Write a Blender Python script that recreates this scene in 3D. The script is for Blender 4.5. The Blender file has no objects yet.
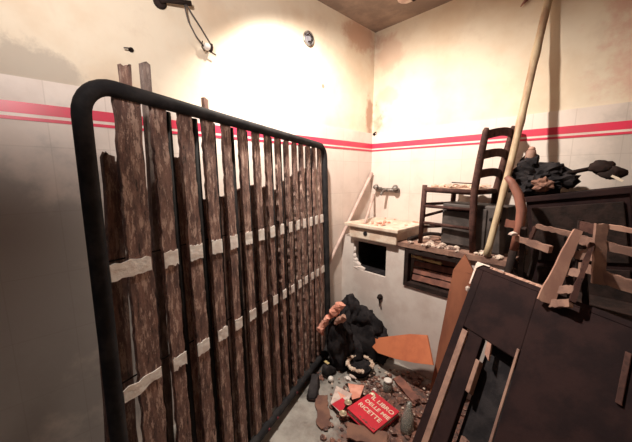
import bpy, bmesh, math, random
from mathutils import Vector, Matrix, noise
V = Vector
C = bpy.context.scene.collection
SC = bpy.context.scene

# ------------------------------------------------------------------ camera
cam = bpy.data.cameras.new('camera')
cam.sensor_fit = 'HORIZONTAL'
cam.sensor_width = 36.0
cam.lens = 36.0 * 292.0 / 632.0
cam.clip_start = 0.02
co = bpy.data.objects.new('camera', cam)
C.objects.link(co)
co.location = (1.559, -2.143, 1.35)
co.rotation_euler = (math.radians(90 - 9.0), 0, math.radians(46.6))
SC.camera = co

# ------------------------------------------------------------------ light
w = bpy.data.worlds.new('world')
SC.world = w
w.use_nodes = True
w.node_tree.nodes['Background'].inputs[0].default_value = (1.0, 0.92, 0.98, 1)
w.node_tree.nodes['Background'].inputs[1].default_value = 0.07
SC.view_settings.view_transform = 'Standard'
SC.view_settings.look = 'None'
SC.view_settings.gamma = 1
SC.view_settings.use_curve_mapping = False
SC.view_settings.exposure = 0.0

def spot(name, loc, target, power, angle, blend, radius, col):
    l = bpy.data.lights.new(name, 'SPOT')
    l.energy = power
    l.spot_size = math.radians(angle)
    l.spot_blend = blend
    l.shadow_soft_size = radius
    l.color = col
    o = bpy.data.objects.new(name, l)
    C.objects.link(o)
    o.location = loc
    o.rotation_euler = (V(target) - V(loc)).to_track_quat('-Z', 'Y').to_euler()
    return o

# a work lamp held up near the ceiling, and an added fill spot for the upper left wall
spot('work_lamp', (0.47, -1.24, 2.36), (0.36, -0.42, 0.70), 185, 140, 0.75, 0.035, (1.0, 0.91, 0.79))
spot('wall_fill', (1.30, -2.30, 1.90), (0.0, -1.75, 2.45), 88, 112, 1.0, 0.06, (1.0, 0.93, 0.86))

# ------------------------------------------------------------------ materials
def new_mat(name):
    m = bpy.data.materials.new(name)
    m.use_nodes = True
    nt = m.node_tree
    return m, nt, nt.nodes['Principled BSDF']

def nd(nt, t, **k):
    n = nt.nodes.new(t)
    for a, b in k.items():
        setattr(n, a, b)
    return n

def mixc(nt, fac, a, b):
    m = nd(nt, 'ShaderNodeMix', data_type='RGBA')
    for sock, v in ((m.inputs[0], fac), (m.inputs[6], a), (m.inputs[7], b)):
        if isinstance(v, (int, float)):
            sock.default_value = v
        elif isinstance(v, tuple):
            sock.default_value = (*v[:3], 1)
        else:
            nt.links.new(v, sock)
    return m.outputs[2]

def mth(nt, op, a, b=0.0, c=None):
    m = nd(nt, 'ShaderNodeMath', operation=op)
    for i, v in enumerate((a, b, c)):
        if v is None:
            continue
        if isinstance(v, (int, float)):
            m.inputs[i].default_value = v
        else:
            nt.links.new(v, m.inputs[i])
    return m.outputs[0]

def rng(nt, v, a, b, c=0.0, d=1.0):
    m = nd(nt, 'ShaderNodeMapRange')
    m.interpolation_type = 'SMOOTHSTEP'
    nt.links.new(v, m.inputs[0])
    for i, x in enumerate((a, b, c, d)):
        m.inputs[i + 1].default_value = x
    return m.outputs[0]

def coords(nt, scale=(1, 1, 1)):
    tc = nd(nt, 'ShaderNodeTexCoord')
    mp = nd(nt, 'ShaderNodeMapping')
    mp.inputs['Scale'].default_value = scale
    nt.links.new(tc.outputs['Object'], mp.inputs['Vector'])
    return mp.outputs[0]

def nz(nt, vec, scale, detail=5, rough=0.6):
    n = nd(nt, 'ShaderNodeTexNoise')
    nt.links.new(vec, n.inputs['Vector'])
    n.inputs['Scale'].default_value = scale
    n.inputs['Detail'].default_value = detail
    n.inputs['Roughness'].default_value = rough
    return n.outputs[0]

def bump(nt, bs, h, strength=0.3, dist=0.01):
    b = nd(nt, 'ShaderNodeBump')
    b.inputs['Strength'].default_value = strength
    b.inputs['Distance'].default_value = dist
    nt.links.new(h, b.inputs['Height'])
    nt.links.new(b.outputs[0], bs.inputs['Normal'])

def simple(name, c1, c2=None, scale=12, rough=0.7, stretch=(1, 1, 1), lo=0.4, hi=0.62, bmp=0.25, metal=0.0, c3=None):
    m, nt, bs = new_mat(name)
    bs.inputs['Roughness'].default_value = rough
    bs.inputs['Specular IOR Level'].default_value = 0.06 if max(c1) < 0.07 else 0.4
    bs.inputs['Metallic'].default_value = metal
    vec = coords(nt, stretch)
    n = nz(nt, vec, scale)
    col = mixc(nt, rng(nt, n, lo, hi), c1, c2 or tuple(x * 0.7 for x in c1))
    if c3:
        n3 = nz(nt, vec, scale * 2.7, 6, 0.7)
        col = mixc(nt, rng(nt, n3, 0.54, 0.66), col, c3)
    nt.links.new(col, bs.inputs['Base Color'])
    if bmp:
        bump(nt, bs, n, bmp)
    return m

def stain_shade_mask(nt, pos, centre, radius, seed_scale=9):
    """irregular blotch of soot, damp or painted shade with a noisy edge"""
    d = nd(nt, 'ShaderNodeVectorMath', operation='SUBTRACT')
    nt.links.new(pos, d.inputs[0])
    d.inputs[1].default_value = centre
    s = nd(nt, 'ShaderNodeVectorMath', operation='DIVIDE')
    nt.links.new(d.outputs[0], s.inputs[0])
    s.inputs[1].default_value = radius
    l = nd(nt, 'ShaderNodeVectorMath', operation='LENGTH')
    nt.links.new(s.outputs[0], l.inputs[0])
    n = nz(nt, pos, seed_scale, 5, 0.65)
    v = mth(nt, 'ADD', l.outputs['Value'], mth(nt, 'MULTIPLY', mth(nt, 'SUBTRACT', n, 0.5), 1.8))
    return rng(nt, v, 0.55, 1.05, 1.0, 0.0)

def plaster():
    m, nt, bs = new_mat('damp_plaster')
    bs.inputs['Roughness'].default_value = 0.85
    pos = coords(nt)
    n1 = nz(nt, pos, 2.2, 5, 0.6)
    n2 = nz(nt, pos, 6.0, 6, 0.65)
    col = mixc(nt, rng(nt, n1, 0.38, 0.66), (0.78, 0.68, 0.55), (0.70, 0.56, 0.42))
    col = mixc(nt, mth(nt, 'MULTIPLY', rng(nt, n2, 0.52, 0.72), 0.45), col, (0.62, 0.50, 0.40))
    for c, r, tint, f in (
            ((0.0, -0.05, 1.82), (0.3, 0.055, 0.20), (0.36, 0.18, 0.12), 0.75),
            ((0.13, 0.0, 1.99), (0.13, 0.3, 0.075), (0.52, 0.31, 0.24), 0.4),
            ((0.05, 0.0, 1.80), (0.05, 0.3, 0.17), (0.46, 0.25, 0.19), 0.45),
            ((0.0, -0.20, 2.42), (0.3, 0.24, 0.12), (0.50, 0.24, 0.16), 0.6),
            ((0.0, -0.60, 1.97), (0.3, 0.02, 0.02), (0.30, 0.15, 0.10), 0.85),
            ((0.14, 0.0, 2.30), (0.16, 0.3, 0.16), (0.62, 0.38, 0.28), 0.5),
            ((0.0, -2.10, 1.74), (0.3, 0.16, 0.10), (0.42, 0.36, 0.31), 0.7),
            ((0.0, -2.40, 1.90), (0.3, 0.22, 0.25), (0.52, 0.43, 0.34), 0.4),
            ((1.75, 0.0, 2.15), (0.40, 0.3, 0.75), (0.66, 0.36, 0.29), 0.65)):
        col = mixc(nt, mth(nt, 'MULTIPLY', stain_shade_mask(nt, pos, c, r), f), col, tint)
    nt.links.new(col, bs.inputs['Base Color'])
    bump(nt, bs, n2, 0.15, 0.02)
    return m

def tiles(name, axis):
    m, nt, bs = new_mat(name)
    bs.inputs['Roughness'].default_value = 0.5
    pos = coords(nt)
    sx = nd(nt, 'ShaderNodeSeparateXYZ')
    nt.links.new(pos, sx.inputs[0])
    cx = nd(nt, 'ShaderNodeCombineXYZ')
    nt.links.new(sx.outputs[axis], cx.inputs[0])
    nt.links.new(mth(nt, 'ADD', sx.outputs[2], 0.045), cx.inputs[1])
    b = nd(nt, 'ShaderNodeTexBrick')
    b.offset = 0.0
    b.inputs['Scale'].default_value = 1.0
    b.inputs['Brick Width'].default_value = 0.19
    b.inputs['Row Height'].default_value = 0.25
    b.inputs['Mortar Size'].default_value = 0.0022
    b.inputs['Mortar Smooth'].default_value = 0.3
    b.inputs['Color1'].default_value = (0.76, 0.66, 0.60, 1)
    b.inputs['Color2'].default_value = (0.73, 0.62, 0.565, 1)
    b.inputs['Mortar'].default_value = (0.64, 0.54, 0.485, 1)
    nt.links.new(cx.outputs[0], b.inputs['Vector'])
    n = nz(nt, pos, 3.0, 6, 0.65)
    col = mixc(nt, mth(nt, 'MULTIPLY', rng(nt, n, 0.45, 0.7), 0.5), b.outputs[0], (0.55, 0.44, 0.38))
    for c, r, f in (((0, -2.35, 0.75), (0.5, 0.70, 1.0), 0.70), ((1.70, 0, 1.35), (0.35, 0.4, 0.55), 0.5)):  # left blotch is sooty tile deepened with painted shade low on the wall
        col = mixc(nt, mth(nt, 'MULTIPLY', stain_shade_mask(nt, pos, c, r, 3), f), col, (0.21, 0.19, 0.18))
    nt.links.new(col, bs.inputs['Base Color'])
    bump(nt, bs, b.outputs['Fac'], -0.2, 0.003)
    return m

def floor_mat():
    m, nt, bs = new_mat('dirty_concrete_floor')
    bs.inputs['Roughness'].default_value = 0.85
    pos = coords(nt)
    n = nz(nt, pos, 7, 6, 0.65)
    n2 = nz(nt, pos, 30, 5, 0.7)
    col = mixc(nt, rng(nt, n, 0.35, 0.7), (0.40, 0.37, 0.34), (0.25, 0.22, 0.20))
    dirt = stain_shade_mask(nt, pos, (0.95, -0.80, 0), (0.48, 0.60, 1), 6)
    dcol = mixc(nt, rng(nt, n2, 0.38, 0.62), (0.22, 0.10, 0.075), (0.09, 0.06, 0.055))
    col = mixc(nt, dirt, col, dcol)
    soot = stain_shade_mask(nt, pos, (0.18, -0.78, 0), (0.22, 0.42, 1), 7)
    col = mixc(nt, mth(nt, 'MULTIPLY', soot, 0.85), col, (0.035, 0.03, 0.03))
    nt.links.new(col, bs.inputs['Base Color'])
    bump(nt, bs, n2, 0.5, 0.01)
    return m

def ceiling_mat():
    m, nt, bs = new_mat('sooty_ceiling')
    bs.inputs['Roughness'].default_value = 0.9
    pos = coords(nt)
    n = nz(nt, pos, 5, 6, 0.65)
    col = mixc(nt, rng(nt, n, 0.4, 0.68), (0.22, 0.16, 0.13), (0.34, 0.25, 0.20))
    nt.links.new(col, bs.inputs['Base Color'])
    bump(nt, bs, n, 0.3, 0.02)
    return m

def slat_mat(name, a, b, c, ch):
    """old varnish peeling along the grain"""
    m, nt, bs = new_mat(name)
    bs.inputs['Roughness'].default_value = 0.75
    pos = coords(nt, (1, 1, 0.24))
    oi = nd(nt, 'ShaderNodeObjectInfo')
    ad = nd(nt, 'ShaderNodeVectorMath', operation='ADD')
    nt.links.new(pos, ad.inputs[0])
    sc = nd(nt, 'ShaderNodeVectorMath', operation='SCALE')
    cb = nd(nt, 'ShaderNodeCombineXYZ')
    nt.links.new(oi.outputs['Random'], cb.inputs[2])
    nt.links.new(oi.outputs['Random'], cb.inputs[0])
    nt.links.new(cb.outputs[0], sc.inputs[0])
    sc.inputs['Scale'].default_value = 9.0
    nt.links.new(sc.outputs[0], ad.inputs[1])
    pos = ad.outputs[0]
    n1 = nz(nt, pos, 34, 6, 0.75)
    n2 = nz(nt, pos, 46, 6, 0.8)
    n3 = nz(nt, pos, 60, 4, 0.75)
    col = mixc(nt, rng(nt, n1, 0.40, 0.60), a, b)
    col = mixc(nt, mth(nt, 'MULTIPLY', rng(nt, n2, 0.50, 0.56), rng(nt, n3, 0.42, 0.54)), col, c)
    col = mixc(nt, rng(nt, n2, 0.44, 0.34, 0.0, 1.0), col, ch)
    nt.links.new(col, bs.inputs['Base Color'])
    bump(nt, bs, n1, 0.5, 0.006)
    return m

M = dict(
    plaster=plaster(), tile_x=tiles('left_wall_tiles', 1), tile_y=tiles('back_wall_tiles', 0),
    floor=floor_mat(), ceiling=ceiling_mat(),
    red=simple('red_tile_band', (0.72, 0.045, 0.10), (0.62, 0.06, 0.10), 8, 0.35, bmp=0.0),
    line=simple('white_tile_line', (0.80, 0.68, 0.62), (0.7, 0.55, 0.5), 8, 0.4, bmp=0.0),
    iron=simple('black_iron', (0.020, 0.019, 0.021), (0.035, 0.032, 0.033), 14, 0.6),
    bar=simple('dark_steel', (0.010, 0.009, 0.009), (0.02, 0.017, 0.017), 16, 0.6),
    slat=slat_mat('peeling_slat', (0.24, 0.132, 0.106), (0.11, 0.06, 0.052), (0.50, 0.345, 0.285), (0.03, 0.021, 0.02)),
    loose=slat_mat('loose_board', (0.23, 0.125, 0.097), (0.12, 0.07, 0.058), (0.36, 0.24, 0.19), (0.035, 0.027, 0.025)),
    greywood=slat_mat('grey_wood', (0.22, 0.16, 0.14), (0.14, 0.10, 0.09), (0.32, 0.25, 0.22), (0.08, 0.06, 0.055)),
    paint=simple('flaking_white_paint', (0.90, 0.85, 0.81), (0.80, 0.71, 0.66), 30, 0.7, bmp=0.4),
    char=simple('charred_wood', (0.022, 0.016, 0.015), (0.036, 0.023, 0.021), 22, 0.75, bmp=0.6),
    chairwood=simple('smoked_chair_wood', (0.060, 0.030, 0.027), (0.10, 0.05, 0.042), 20, 0.6, c3=(0.03, 0.02, 0.02)),
    redwood=simple('reddish_wood', (0.30, 0.12, 0.085), (0.17, 0.07, 0.055), 14, 0.6, (1, 1, 0.3)),
    pale=simple('pale_bare_wood', (0.50, 0.29, 0.22), (0.34, 0.18, 0.14), 12, 0.7, (1, 1, 0.3)),
    tan=simple('tan_bare_wood', (0.33, 0.19, 0.145), (0.20, 0.11, 0.088), 12, 0.7),
    browntable=simple('dark_brown_varnish', (0.030, 0.016, 0.016), (0.018, 0.011, 0.012), 9, 0.8, bmp=0.3),
    orange=simple('orange_wood', (0.40, 0.15, 0.085), (0.29, 0.105, 0.065), 7, 0.6, (1, 1, 0.25)),
    orangeboard=simple('orange_board', (0.66, 0.21, 0.10), (0.55, 0.16, 0.08), 6, 0.6),
    salmon=simple('salmon_foam', (0.86, 0.42, 0.32), (0.72, 0.29, 0.21), 14, 0.8, bmp=0.5),
    black=simple('burnt_black_cloth', (0.018, 0.016, 0.018), (0.035, 0.030, 0.032), 14, 0.9, bmp=0.6),
    oldred=simple('dull_red_plug', (0.20, 0.03, 0.04), (0.13, 0.025, 0.03), 20, 0.6),
    bookred=simple('red_cover', (0.70, 0.03, 0.055), (0.58, 0.03, 0.05), 9, 0.45, bmp=0.0),
    letter=simple('cream_print', (0.86, 0.70, 0.58), (0.80, 0.55, 0.40), 30, 0.6, bmp=0.0),
    paper=simple('dirty_paper', (0.74, 0.60, 0.54), (0.56, 0.40, 0.36), 20, 0.8),
    ash=simple('cream_ash', (0.78, 0.62, 0.50), (0.50, 0.34, 0.26), 30, 0.9, bmp=0.6),
    ceramic=simple('stained_ceramic', (0.78, 0.66, 0.55), (0.64, 0.47, 0.37), 9, 0.35, bmp=0.0),
    masonry=simple('painted_masonry', (0.74, 0.66, 0.62), (0.64, 0.54, 0.50), 5, 0.8),
    steel=simple('dull_chrome', (0.34, 0.31, 0.29), (0.12, 0.10, 0.09), 30, 0.5, metal=0.5),
    palepipe=simple('pale_pink_cane', (0.62, 0.46, 0.41), (0.50, 0.35, 0.31), 16, 0.6),
    greymetal=simple('grey_enamel', (0.105, 0.085, 0.080), (0.055, 0.045, 0.043), 10, 0.5),
    straw=simple('dusty_straw', (0.66, 0.48, 0.38), (0.48, 0.28, 0.21), 35, 0.9, bmp=0.7),
    stick=simple('pale_cane', (0.52, 0.40, 0.26), (0.33, 0.20, 0.125), 14, 0.6, (1, 1, 0.25)),
    rubble=simple('brown_rubble', (0.25, 0.115, 0.085), (0.10, 0.055, 0.05), 25, 0.95, c3=(0.5, 0.36, 0.30)),
    plasterbits=simple('plaster_crumbs', (0.70, 0.56, 0.47), (0.30, 0.20, 0.17), 35, 0.95),
    cardboard=simple('brown_cardboard', (0.24, 0.12, 0.085), (0.15, 0.075, 0.06), 9, 0.85),
    plastic=simple('grey_plastic', (0.32, 0.31, 0.34), (0.22, 0.21, 0.24), 20, 0.5, bmp=0.0),
    white=simple('white_plastic', (0.82, 0.76, 0.72), (0.7, 0.62, 0.58), 20, 0.4, bmp=0.0),
    lid=simple('greenish_lid', (0.42, 0.36, 0.24), (0.55, 0.38, 0.28), 26, 0.4, metal=0.3),
    yellow=simple('yellowed_tag', (0.62, 0.48, 0.22), (0.5, 0.35, 0.18), 20, 0.7),
    rubber=simple('dark_shoe', (0.05, 0.043, 0.045), (0.03, 0.026, 0.028), 20, 0.7),
)
g, gnt, gb = new_mat('dusty_glass')
gb.inputs['Base Color'].default_value = (0.62, 0.60, 0.55, 1)
gb.inputs['Roughness'].default_value = 0.18
gb.inputs['Transmission Weight'].default_value = 0.75
gb.inputs['IOR'].default_value = 1.35
M['glass'] = g

# ------------------------------------------------------------------ helpers
class MB:
    def __init__(s):
        s.v, s.f = [], []
    def add(s, vs, fs):
        o = len(s.v)
        s.v += [V(p) for p in vs]
        s.f += [tuple(i + o for i in f) for f in fs]
        return s
    def box(s, a, b):
        (x0, y0, z0), (x1, y1, z1) = a, b
        return s.add([(x0, y0, z0), (x1, y0, z0), (x1, y1, z0), (x0, y1, z0), (x0, y0, z1), (x1, y0, z1), (x1, y1, z1), (x0, y1, z1)],
                     [(3, 2, 1, 0), (4, 5, 6, 7), (0, 1, 5, 4), (1, 2, 6, 5), (2, 3, 7, 6), (3, 0, 4, 7)])
    def para(s, o, a, b, c):
        o, a, b, c = V(o), V(a), V(b), V(c)
        if a.cross(b).dot(c) < 0:
            a, b = b, a
        return s.add([o, o + a, o + a + b, o + b, o + c, o + a + c, o + a + b + c, o + b + c],
                     [(3, 2, 1, 0), (4, 5, 6, 7), (0, 1, 5, 4), (1, 2, 6, 5), (2, 3, 7, 6), (3, 0, 4, 7)])
    def board(s, p0, p1, wd, wid, th, n=14, jag=0.0, endjag=0.0, seed=0, wid1=None, nw=4):
        """plank from p0 to p1, ragged sides and ends; wd = width direction"""
        r = random.Random(seed)
        p0, p1 = V(p0), V(p1)
        d = (p1 - p0).normalized()
        wd = V(wd)
        wd = (wd - d * wd.dot(d)).normalized()
        t = d.cross(wd).normalized()
        wid1 = wid if wid1 is None else wid1
        L = (p1 - p0).length
        e0 = [r.uniform(0, endjag) for _ in range(nw + 1)]
        e1 = [r.uniform(0, endjag) for _ in range(nw + 1)]
        rows = []
        for i in range(n + 1):
            k = i / n
            hw = (wid + (wid1 - wid) * k) / 2
            l, rr = -hw + r.uniform(0, jag), hw - r.uniform(0, jag)
            ring = []
            for side in (0, 1):
                seq = range(nw + 1) if side == 0 else range(nw, -1, -1)
                for j in seq:
                    q = l + (rr - l) * j / nw
                    off = e0[j] * (1 - k) ** 6 - e1[j] * k ** 6
                    ring.append(p0 + d * (L * k + off) + wd * q + t * ((0.5 if side == 0 else -0.5) * th))
            rows.append(ring)
        m = 2 * (nw + 1)
        vs = [p for rg in rows for p in rg]
        fs = []
        for i in range(n):
            for j in range(m):
                fs.append((i * m + j, i * m + (j + 1) % m, (i + 1) * m + (j + 1) % m, (i + 1) * m + j))
        fs.append(tuple(range(m - 1, -1, -1)))
        fs.append(tuple(n * m + j for j in range(m)))
        return s.add(vs, fs)
    def tube(s, pts, rad, seg=12, closed=False):
        pts = [V(p) for p in pts]
        n = len(pts)
        rads = rad if isinstance(rad, (list, tuple)) else [rad] * n
        vs, fs = [], []
        up = None
        for i, p in enumerate(pts):
            a = pts[(i - 1) % n] if (closed or i > 0) else p
            b = pts[(i + 1) % n] if (closed or i < n - 1) else p
            d = (b - a).normalized()
            if up is None:
                up = d.orthogonal().normalized()
            up = (up - d * up.dot(d))
            up = up.normalized() if up.length > 1e-6 else d.orthogonal().normalized()
            sd = d.cross(up)
            for j in range(seg):
                t = 2 * math.pi * j / seg
                vs.append(p + (up * math.cos(t) + sd * math.sin(t)) * rads[i])
        for i in range(n if closed else n - 1):
            k = (i + 1) % n
            for j in range(seg):
                fs.append((i * seg + j, i * seg + (j + 1) % seg, k * seg + (j + 1) % seg, k * seg + j))
        if not closed:
            fs.append(tuple(range(seg - 1, -1, -1)))
            fs.append(tuple((n - 1) * seg + j for j in range(seg)))
        return s.add(vs, fs)
    def lathe(s, c, prof, seg=24, axis=(0, 0, 1)):
        c, ax = V(c), V(axis).normalized()
        e = ax.orthogonal().normalized()
        q = ax.cross(e)
        vs, fs = [], []
        for r, h in prof:
            for j in range(seg):
                t = 2 * math.pi * j / seg
                vs.append(c + ax * h + (e * math.cos(t) + q * math.sin(t)) * max(r, 1e-4))
        for i in range(len(prof) - 1):
            for j in range(seg):
                fs.append((i * seg + j, i * seg + (j + 1) % seg, (i + 1) * seg + (j + 1) % seg, (i + 1) * seg + j))
        fs.append(tuple(range(seg - 1, -1, -1)))
        fs.append(tuple((len(prof) - 1) * seg + j for j in range(seg)))
        return s.add(vs, fs)
    def rough(s, amp, fr, seed=0):
        for i, p in enumerate(s.v):
            q = p * fr + V((seed, seed * 1.3, seed * 2.1))
            s.v[i] = p + noise.noise_vector(q) * amp + noise.noise_vector(q * 2.3) * amp * .5
        return s
    def rock(s, c, size, seed=0, sub=2, amp=0.35, fr=1.6, floor=None):
        bm = bmesh.new()
        bmesh.ops.create_icosphere(bm, subdivisions=sub, radius=1)
        c = V(c)
        vs = []
        for v in bm.verts:
            p = v.co.copy()
            k = 1 + amp * noise.noise(p * fr + V((seed * 3.1, seed * 1.7, seed))) + amp * 0.5 * noise.noise(p * fr * 2.7 + V((seed, seed * 2.3, 5)))
            q = c + V((p.x * size[0], p.y * size[1], p.z * size[2])) * k
            if floor is not None and q.z < floor:
                q.z = floor
            vs.append(q)
        fs = [tuple(v.index for v in f.verts) for f in bm.faces]
        bm.free()
        return s.add(vs, fs)

def link(name, me, mat, parent=None):
    o = bpy.data.objects.new(name, me)
    C.objects.link(o)
    if mat and not me.materials:
        me.materials.append(mat)
    if parent:
        o.parent = parent
    return o

def world_of(p):
    m = Matrix.Identity(4)
    while p:
        m = p.matrix_basis @ m
        p = p.parent
    return m

def obj(name, mb, mat, parent=None, smooth=False, bevel=0.0, local=False, loc=None):
    """one mesh object; vertices come in room coordinates unless local"""
    me = bpy.data.meshes.new(name)
    vs = mb.v
    if parent and not local:
        inv = world_of(parent).inverted()
        vs = [inv @ p for p in vs]
    if loc is not None:
        vs = [p - V(loc) for p in vs]
    me.from_pydata([tuple(p) for p in vs], [], mb.f)
    me.validate()
    bm = bmesh.new()
    bm.from_mesh(me)
    bmesh.ops.recalc_face_normals(bm, faces=bm.faces)
    if bevel:
        es = [e for e in bm.edges if len(e.link_faces) == 2 and e.calc_face_angle(0) > 0.9]
        bmesh.ops.bevel(bm, geom=es, offset=bevel, segments=2, affect='EDGES', profile=0.6, clamp_overlap=True)
    bm.to_mesh(me)
    bm.free()
    if smooth:
        for p in me.polygons:
            p.use_smooth = True
    o = link(name, me, mat, parent)
    if loc is not None:
        o.location = loc
    return o

def tag(o, label, cat, group=None, kind=None):
    o['label'] = label
    o['category'] = cat
    if group:
        o['group'] = group
    if kind:
        o['kind'] = kind
    return o

def thing(name, label, cat, loc=(0, 0, 0), group=None):
    o = bpy.data.objects.new(name, None)
    o.empty_display_size = 0.1
    C.objects.link(o)
    o.location = loc
    return tag(o, label, cat, group)

def struct(name, mb, mat, **k):
    o = obj(name, mb, mat, **k)
    o['kind'] = 'structure'
    return o

def single(name, mb, mat, label, cat, group=None, loc=None, **k):
    """a top-level thing that is one mesh, its origin at its own base"""
    if loc is None:
        n = len(mb.v)
        loc = (sum(p.x for p in mb.v) / n, sum(p.y for p in mb.v) / n, min(p.z for p in mb.v))
    return tag(obj(name, mb, mat, loc=loc, **k), label, cat, group)

# ------------------------------------------------------------------ the room
X1, Y0, ZC = 2.35, -2.95, 2.5
struct('floor', MB().box((-0.1, Y0 - 0.1, -0.1), (X1 + 0.1, 0.1, 0.0)), M['floor'])
struct('ceiling', MB().box((-0.1, Y0 - 0.1, ZC), (X1 + 0.1, 0.1, ZC + 0.1)), M['ceiling'])
struct('wall_left', MB().box((-0.1, Y0, 0), (0, 0.0, ZC)), M['plaster'])
struct('wall_back', MB().box((-0.1, 0, 0), (X1 + 0.1, 0.1, ZC)), M['plaster'])
struct('wall_right', MB().box((X1, Y0, 0), (X1 + 0.1, 0, ZC)), M['plaster'])
# no wall behind the camera: left out to let in the dim world fill
T_ = 0.008
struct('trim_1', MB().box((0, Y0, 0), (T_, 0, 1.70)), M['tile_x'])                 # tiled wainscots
struct('trim_2', MB().box((T_, -T_, 0), (X1, 0, 1.70)), M['tile_y'])
struct('trim_3', MB().box((T_, Y0, 1.572), (T_ + 0.003, -T_, 1.612)), M['red'])     # red bands
struct('trim_4', MB().box((T_, -T_ - 0.003, 1.572), (X1, -T_, 1.612)), M['red'])
struct('trim_5', MB().box((T_, Y0, 1.548), (T_ + 0.003, -T_, 1.560)), M['red'])     # thin lines below them
struct('trim_6', MB().box((T_, -T_ - 0.003, 1.548), (X1, -T_, 1.560)), M['red'])
struct('trim_7', MB().box((T_, Y0, 1.560), (T_ + 0.002, -T_, 1.572)), M['line'])
struct('trim_8', MB().box((T_, -T_ - 0.002, 1.560), (X1, -T_, 1.572)), M['line'])

# ------------------------------------------------------------------ sink and masonry counter in the corner
cnt = thing('masonry_counter', 'pale masonry kitchen counter with two dark openings along the back wall', 'counter', (0.6, -0.2, 0))
mb = MB()
F = -0.38
N1, N2 = (0.128, 0.428, 0.612, 0.842), (0.575, 0.945, 0.60, 0.862)
mb.box((0.008, F, 0), (N1[0], -0.008, 0.87))
mb.box((N1[0], F, 0), (N1[1], -0.008, N1[2]))
mb.box((N1[0], F, N1[3]), (N1[1], -0.008, 0.87))
mb.box((N1[0], -0.06, N1[2]), (N1[1], -0.008, N1[3]))
mb.box((N1[1], F, 0), (N2[0], -0.008, 0.87))
mb.box((N2[0], F, 0), (N2[1], -0.008, N2[2]))
mb.box((N2[0], F, N2[3]), (N2[1], -0.008, 0.87))
mb.box((N2[0], -0.06, N2[2]), (N2[1], -0.008, N2[3]))
mb.box((N2[1], F, 0), (1.16, -0.008, 0.87))
obj('body', mb, M['masonry'], cnt)
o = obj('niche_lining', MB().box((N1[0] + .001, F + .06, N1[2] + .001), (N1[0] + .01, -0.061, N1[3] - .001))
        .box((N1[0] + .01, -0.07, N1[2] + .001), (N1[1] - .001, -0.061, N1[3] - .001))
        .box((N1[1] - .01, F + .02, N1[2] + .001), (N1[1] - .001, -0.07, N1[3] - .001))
        .box((N1[0] + .01, F + .02, N1[2] + .001), (N1[1] - .01, -0.07, N1[2] + .01)), M['black'], cnt)  # black sheets on the sides, back and floor of the niche
o['label'] = 'black lining of the niche below the sink'
# broken tile edge round the left of the niche
mb = MB()
r = random.Random(4)
for z, wdt in ((0.612, .10), (0.64, .065), (0.67, .035), (0.70, .02), (0.75, .014)):
    mb.rock((N1[0] + wdt * .35, F + .012, z + .012), (wdt * .75, .014, .024), int(z * 1000), 2, .3)
obj('broken_edge', mb, M['masonry'], cnt)
mb = MB()
mb.board((0.50, -0.205, 0.885), (1.19, -0.205, 0.885), (0, 1, 0), 0.40, 0.03, 26, 0.012, 0.0, 3)
o = obj('countertop', mb, M['tan'], cnt)
o['label'] = 'brown stone countertop with chipped front edge'

cup = thing('burnt_cupboard', 'burnt wooden cupboard with reddish shelves set in the counter right of the sink', 'cupboard', (0.76, -0.38, N2[2]))
x0, x1, z0, z1 = N2[0] + .002, N2[1] - .002, N2[2] + .002, N2[3] - .002
obj('frame', MB().box((x0, F - .012, z0), (x0 + .03, F + .03, z1)).box((x1 - .03, F - .012, z0), (x1, F + .03, z1))
    .box((x0 + .03, F - .012, z0), (x1 - .03, F + .03, z0 + .03)).box((x0 + .03, F - .012, z1 - .028), (x1 - .03, F + .03, z1)), M['char'], cup, bevel=.003)
obj('back_panel', MB().box((x0, -0.09, z0), (x1, -0.065, z1)), M['char'], cup)
for i, z in enumerate((.655, .70, .745, .79)):
    o = obj('shelf_board', MB().board((x0 + .032, F + .05 + .012 * i, z), (x1 - .032, F + .05 + .012 * i, z + .006), (0, .3, 1), .042, .016, 10, .004, 0, i), M['redwood'], cup)
o = obj('top_shelf', MB().board((x0 + .034, F + .020, .808), (x1 - .12, F + .020, .798), (0, .2, 1), .020, .012, 10, .006, .01, 9), M['yellow'], cup)  # short yellow board for the orange streak near the top
o['label'] = 'yellowish strip near the top of the opening'

sink = thing('sink', 'old white stone sink with shallow basin on the wall in the corner', 'sink', (0.32, -0.22, 0.87))
mb = MB()
sx0, sx1, sy0, sy1, sz = 0.075, 0.545, -0.435, -0.010, 0.985
# slab with a sunken basin
ix0, ix1, iy0, iy1 = 0.115, 0.50, -0.395, -0.09
zb = sz - 0.020
zt = sz
P = lambda *a: a
vs = [(sx0, sy0, zt), (sx1, sy0, zt), (sx1, sy1, zt), (sx0, sy1, zt), (ix0, iy0, zt), (ix1, iy0, zt), (ix1, iy1, zt), (ix0, iy1, zt),
      (ix0 + .03, iy0 + .03, zb), (ix1 - .03, iy0 + .03, zb), (ix1 - .03, iy1 - .03, zb), (ix0 + .03, iy1 - .03, zb),
      (sx0, sy0, zt - .026), (sx1, sy0, zt - .026), (sx1, sy1, zt - .026), (sx0, sy1, zt - .026)]
fs = [(0, 1, 5, 4), (1, 2, 6, 5), (2, 3, 7, 6), (3, 0, 4, 7), (4, 5, 9, 8), (5, 6, 10, 9), (6, 7, 11, 10), (7, 4, 8, 11), (8, 9, 10, 11),
      (0, 12, 13, 1), (1, 13, 14, 2), (2, 14, 15, 3), (3, 15, 12, 0), (12, 15, 14, 13)]
mb.add(vs, fs)
obj('basin', mb, M['ceramic'], sink, bevel=.006)
obj('apron', MB().box((sx0 + .035, sy0 + .02, .872), (sx1 - .02, sy1, sz - .026)), M['ceramic'], sink, bevel=.008)
o = obj('overflow_hole', MB().lathe((0.265, sy0 + .0185, .918), [(.018, 0), (.018, .002)], 16, (0, -1, 0)), M['black'], sink)
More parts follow.
